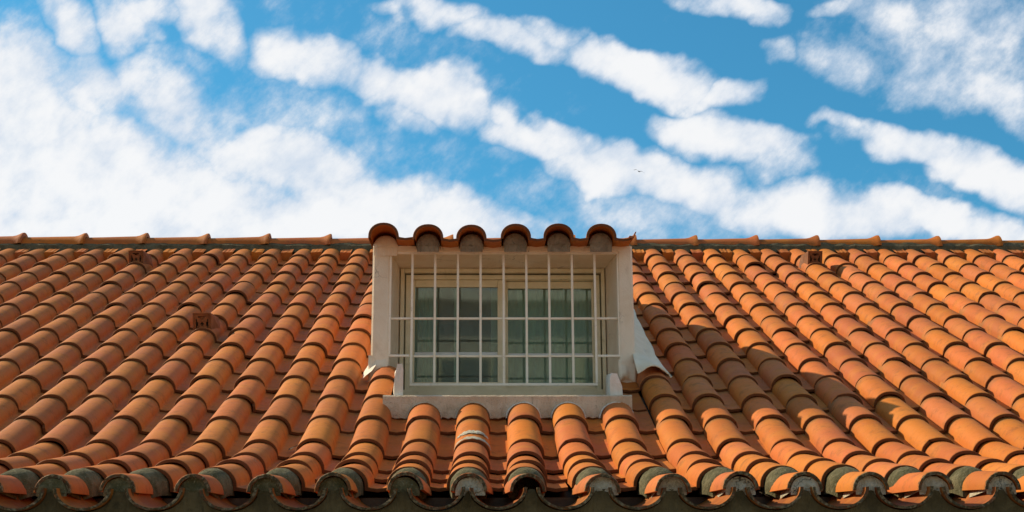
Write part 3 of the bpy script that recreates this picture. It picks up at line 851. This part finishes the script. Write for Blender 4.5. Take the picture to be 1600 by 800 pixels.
# mortar fillets where the jambs stand on the tiles
from mathutils import noise as mnoise
def skirt(name, x0, x1, zt, y0, depth, surf, seed, mat):
    mb = MB(); rows = []; n = 26
    for j, (f, o_) in enumerate(((0, 0.0), (.2, .10), (.45, .34), (.7, .75), (.88, .95), (1.0, .72), (1.08, .2))):
        rw = []
        for i in range(n + 1):
            x = x0 + (x1 - x0) * i / n
            zb = surf(x, y0 - depth) - .004
            nz = mnoise.noise(Vector((x * 28, f * 3, seed))) ; n2_ = mnoise.noise(Vector((x * 80, f * 9, seed + 4)))
            env = min(1, i / 3, (n - i) / 3) ** .5
            rw.append((x, y0 + .004 - depth * o_ * env * (1 + .45 * nz) + .002 * n2_, zt + (zb - zt) * f + .010 * nz * (f > .1) + .003 * n2_))
        rows.append(rw)
    mb.grid(rows, True, flip=True)
    return mb.build(name, M[mat], dormer)
def surf_right(x, y): return roof_z(y) - HC + .004 + .012 * sin(x * 60)
skirt('mortar_patch', .716, .812, 1.690 + H, YW, .024, surf_right, 1.5, 'stucco')
def surf_left(x, y):
    z = roof_z(y) - HC
    dx = x - (X0 + S * 2)
    if abs(dx) < RR: z += HC * math.sqrt(1 - (dx / RR) ** 2)
    return z
skirt('mortar_patch', -.612, -.505, 1.715 + H, YW, .022, surf_left, 3.5, 'stucco')

# tongue of plaster hanging onto the pan left of the dormer
tg = MB(); q = random.Random(8); rows = []
for f in range(7):
    u = f / 6; y = 8.02 - .13 * u
    rows.append([(-.640 + .004 * u + q.uniform(-.003, .003), y, roof_z(y) - .068 + q.uniform(0, .006)), (-.618, y - .004, roof_z(y) - .045 + .02 * (1 - u)), (-.592 + .004 * u, y, roof_z(y) - .02 + .03 * (1 - u)), (-.570, y + .01, roof_z(y) + .01)])
tg.grid(rows, True); tg.build('mortar_patch', M['plaster'], dormer)

# flashing sheet beside the dormer's right wall, draped over the rolls
fl = MB(); rows = []; q = random.Random(14)
NU, NV = 22, 22
def roll_surface(x, y, lift):
    c = round((x - X0) / S); r_ = None
    dx = x - (X0 + S * c + .01)
    z = roof_z(y) - HC
    if abs(dx) < RR + .004: z += HC * math.sqrt(max(0, 1 - (dx / (RR + .004)) ** 2))
    return z + lift
for i in range(NU + 1):
    u = i / NU; y = 7.86 + 2.1 * u
    edge = .948 + .035 * max(0, 1 - u * 9) + .005 * sin(i * 1.3)
    row = []
    for j in range(NV + 1):
        v = j / NV; x = .79 + (edge - .79) * v
        zz = roof_z(y) + .085 * min(1, .12 + u * 4) * (1 - v) ** 1.2 + .014 - .045 * v ** 2 + (0.012 * sin(x * 38 + i * .55) + .030 * mathutils.noise.noise(Vector((x * 16, y * 5, 2.0)))) * (1 - v * .6) + q.uniform(-.0012, .0012)
        zz = max(zz, roll_surface(x, y, .010)) if v < .92 else min(zz, roll_surface(x, y, .022))
        y2 = y - .16 * (1 - v) * max(0, 1 - u * 6) + (.02 * sin(v * 9) - .035 * v if i == 0 else 0); zz -= .16 * (1 - v) * max(0, 1 - u * 6) * .47
        row.append((x, y2, zz))
    rows.append(row)
fl.grid(rows, True)
fo_ = fl.build('flashing_sheet', M['membrane'], dormer)
sm = fo_.modifiers.new('thickness', 'SOLIDIFY'); sm.thickness = .006; sm.offset = 1

# ------------------------------------------------------------------ window
def wbox(name, x0, x1, y0, y1, z0, z1, mat, parent, bev=.002):
    mb = MB(); mb.box(x0, x1, y0, y1, z0 + H, z1 + H, bev); return mb.build(name, M[mat], parent)
fr = MB()
def fb(x0, x1, z0, z1, y0, y1, bev=.002): fr.box(x0, x1, y0, y1, z0 + H, z1 + H, bev)
# outer fixed frame in two steps
fy0 = YWIN - .020
fb(WL_ + .004, -.440, 1.530, 2.262, fy0, YWIN + .05); fb(.652, WR_ - .004, 1.530, 2.262, fy0, YWIN + .05)
fb(-.4395, .6515, 2.238, 2.262, fy0, YWIN + .05); fb(-.4395, .6515, 1.530, 1.578, fy0, YWIN + .05)
fb(-.432, -.404, 1.580, 2.228, YWIN - .002, YWIN + .045); fb(.616, .644, 1.580, 2.228, YWIN - .002, YWIN + .045)
fb(-.4035, .6155, 2.204, 2.228, YWIN - .002, YWIN + .045); fb(-.4035, .6155, 1.580, 1.590, YWIN - .002, YWIN + .045)
wf = fr.build('window_frame', M['paint'], dormer)
gr = MB()
gr.box(-.4400, .6520, YWIN + .012, YWIN + .052, 1.577 + H, 2.240 + H)   # grimy rebate ring behind the frame steps
g2 = MB()
def seal(x0, x1, z0, z1): g2.box(x0, x1, YWIN + .006, YWIN + .040, z0 + H, z1 + H)
seal(-.4395, -.4325, 1.580, 2.236); seal(.6445, .6515, 1.580, 2.236); seal(-.4320, .6440, 2.2285, 2.2375)
g2.build('joint', M['seal'], wf)
def sash(x0, x1, y, zb, zt, stl, str_, label=None):
    """sliding leaf: two stiles, two rails, glazing bar, pane"""
    mb = MB()
    dd = .026
    mb.box(x0, x0 + stl, y, y + dd, zb + H, zt + H, .002); mb.box(x1 - str_, x1, y, y + dd, zb + H, zt + H, .002)
    mb.box(x0 + stl + .0005, x1 - str_ - .0005, y + .001, y + dd, zt - .040 + H, zt + H, .002)
    mb.box(x0 + stl + .0005, x1 - str_ - .0005, y + .001, y + dd, zb + H, zb + .034 + H, .002)
    s_ = mb.build('sash', M['paint'], dormer)
    gb = MB(); gb.box(x0 + stl, x1 - str_, y + .004, y + dd - .004, 1.772 + H, 1.793 + H, .002)
    gb.build('glazing_bar', M['alu'], s_)
    for (za, zc2) in ((zb + .034, 1.772), (1.793, zt - .040)):
        p = MB(); p.box(x0 + stl, x1 - str_, y + .012, y + .016, za + H, zc2 + H); p.build('glass_pane', M['glass'], s_)
    return s_
sash(-.403, .122, YWIN + .012, 1.591, 2.203, .021, .046)
sash(.088, .615, YWIN + .042, 1.591, 2.203, .046, .014)
# inner leaf edges seen through the left-hand panes
il = MB(); il.box(-.166, -.138, YWIN + .09, YWIN + .11, 1.60 + H, 2.20 + H, .002); il.box(.040, .080, YWIN + .12, YWIN + .14, 1.60 + H, 2.20 + H, .002)
il.build('inner_leaf', M['alu'], wf)
# curtains: hang inside the window
def curtain(x0, x1, y, z0, z1, seed, label, folds=9, amp=.012):
    q = random.Random(seed); mb = MB(); n = 60; rows = []
    ph = [q.uniform(0, 6.28) for _ in range(4)]
    for j in range(7):
        v = j / 6; rw = []
        for i in range(n + 1):
            u = i / n
            off = amp * (sin(u * folds * 6.28 + ph[0]) + .5 * sin(u * folds * 2.3 * 6.28 + ph[1] + v) + .6 * sin(u * 3 * 6.28 + ph[2])) * (.5 + .5 * v)
            rw.append((x0 + (x1 - x0) * u + .004 * sin(v * 3 + ph[3]), y + off, z1 + (z0 - z1) * v + H))
        rows.append(rw)
    mb.grid(rows, True)
    return thing(mb.build('curtain', M['curtain']), label, 'curtain', 'curtains behind the dormer window')
curtain(-.40, -.262, YWIN + .13, 1.56, 2.23, 1, 'narrow green-grey curtain at the left edge of the dormer window', 4)
curtain(.100, .64, YWIN + .10, 1.56, 2.23, 2, 'wide pale green curtain filling the right half of the dormer window', 11)

# ------------------------------------------------------------------ iron grille in front of the window
BW = .0125
GY = YW + .004
def bar(name, x0, x1, z0, z1, y, parent, dy=BW):
    mb = MB(); mb.box(x0, x1, y, y + dy, z0 + H, z1 + H, .0015); return mb.build(name, M['bar'], parent)
gl_ = bar('window_grille', -.509, .7315, 2.2735, 2.2865, GY, dormer)
TOPZ = 2.273
xb = [-.386 + i * (.598 + .386) / 8 for i in range(9)]
for i, x in enumerate(xb):
    x += R.gauss(0, .0008)
    bar('grille_bar', x - BW / 2, x + BW / 2, 1.5645, TOPZ, GY + .0003, gl_)
bar('grille_bar', -.509, -.509 + BW, 1.7200, TOPZ, GY + .0003, gl_); bar('grille_bar', .719, .719 + BW, 1.7180, TOPZ, GY + .0003, gl_)
bar('grille_bar', xb[0] - BW / 2, xb[-1] + BW / 2, 1.5500, 1.5640, GY, gl_)
bar('grille_bar', -.496, .7185, 1.9135, 1.9255, GY + BW + .0015, gl_)
bar('grille_bar', -.509, xb[0] - BW / 2 - .002, 1.7070, 1.7195, GY + .0006, gl_); bar('grille_bar', xb[-1] + BW / 2 + .002, .7315, 1.7055, 1.7175, GY + .0003, gl_)
bar('grille_bar', xb[0] + .01, xb[-1] - .01, 1.7075, 1.7185, GY + BW + .0015, gl_, .008)

# ------------------------------------------------------------------ small things on the roof
def smear(c, y_c, wid, th0, th1, seed, mat):
    """thin ridge of lime mortar left across a roll"""
    q = random.Random(seed); mb = MB(); rows = []
    for k in range(22):
        th = th0 + (th1 - th0) * k / 21
        w_ = wid * (.6 + .5 * q.random()) * sin(pi * (k + .6) / 22) ** .4; off = q.uniform(-.006, .006)
        rw = []
        for v in (-1, -.5, .5, 1):
            y = y_c + off + v * w_ + .012 * cos(th * 2)
            zr_ = roof_z(y) - HC; lf = .0012 if abs(v) == 1 else .0026
            rw.append((colx(c, 13) - (RR * .985 + lf) * cos(th), y, zr_ + (HC * .99 + lf) * sin(th)))
        rows.append(rw)
    mb.grid(rows, True)
    return mb.build('mortar_smear', M[mat], house)
smear(4, 6.775, .024, .55, 2.6, 3, 'mortar_pale')
smear(4, 6.690, .018, .2, 3.0, 4, 'mortar_pale')
lf = MB(); pts_ = [(0, 0), (.012, .03), (.009, .07), (.016, .12), (.004, .10), (-.006, .06), (-.010, .02)]
lf.add([(x, y, .004 + .006 * sin(y * 40)) for x, y in pts_], [tuple(range(len(pts_)))])
o = lf.build('leaf', M['leaf']); yy = LIP[14][0] + .08
o.location = (X0 + S * .45, yy, roof_z(yy) - HC - .004); o.rotation_euler = (A, 0, -.75); o.scale = (1.3, 1, 1)
thing(o, 'dark dead leaf lying between two tile rolls, lower left of the window sill', 'leaf')

# ------------------------------------------------------------------ bird
bdir = Vector((0.101, 0.940, 0.325)).normalized(); bp = Vector((0, 0, H)) + bdir * 190
bird = link('bird', None); bird.location = bp
thing(bird, 'small grey gull gliding in front of a cloud above the roof', 'bird')
bd = MB(); rows = []
for yy, r_ in ((-.30, .005), (-.24, .035), (-.15, .055), (0, .075), (.14, .055), (.24, .03), (.34, .012)):
    rows.append([(yy, r_ * cos(2 * pi * k / 10), r_ * .9 * sin(2 * pi * k / 10)) for k in range(10)])
bd.grid(rows, True, closed=True); b0 = bd.build('body', M['bird'], bird)
tl = MB(); tl.add([(.28, -.02, .01), (.28, .02, .01), (.48, .07, .0), (.50, 0, .0), (.48, -.07, .0), (.3, 0, -.012)], [(0, 1, 2, 3, 4), (5, 4, 3), (5, 3, 2), (5, 2, 1), (5, 0, 4)]); tl.build('tail', M['bird'], bird)
for sgn in (1, -1):
    wg = MB(); rows = []
    pts_ = [(0.0, 0.04, .02, .16), (.18, .05, .10, .17), (.36, .02, .13, .14), (.54, -.06, .06, .10), (.70, -.17, -.03, .03)]
    for (s_, xo, zz, ch) in pts_:
        rows.append([(-.10 + xo * -0.4 + 0, sgn * (s_ + .04), zz), (-.10 + ch * .5 - xo * .4, sgn * (s_ + .04), zz + .014), (-.10 + ch * 1.5 - xo * .4, sgn * (s_ + .04), zz - .004)])
    wg.grid(rows, True); w_ = wg.build('wing', M['bird'], bird)
bird.rotation_euler = (radians(24), radians(-6), radians(65))

# ------------------------------------------------------------------ house across the street (mirrored in the panes)
nb = link('neighbour_house', None, loc=(0, -15, 0))
thing(nb, 'pale three-storey house across the street, showing only as a reflection in the glass', 'house')
w = MB(); w.box(-16, 16, -8, 0, 0, 9.6); w.build('wall', M['render'], nb)
rf = MB(); rf.add([(-16.4, .4, 9.6), (16.4, .4, 9.6), (16.4, -4, 11.0), (-16.4, -4, 11.0), (-16.4, -8.4, 9.6), (16.4, -8.4, 9.6)], [(0, 1, 2, 3), (3, 2, 5, 4), (0, 3, 4), (1, 5, 2), (0, 4, 5, 1)], False, ly=.2, tint=(.45, .18, .08))
rf.build('roof', M['render'], nb)
for fx in (-13, -10, -7, -4, -1, 2, 5, 8, 11):
    for fz_ in (1.0, 4.0, 7.0):
        w = MB(); w.box(fx, fx + 1.2, .002, .06, fz_, fz_ + 1.5); o = w.build('window', M['paint'], nb)
        p = MB(); p.box(fx + .1, fx + 1.1, .06, .07, fz_ + .1, fz_ + 1.4); p.build('pane', M['dark'], o)
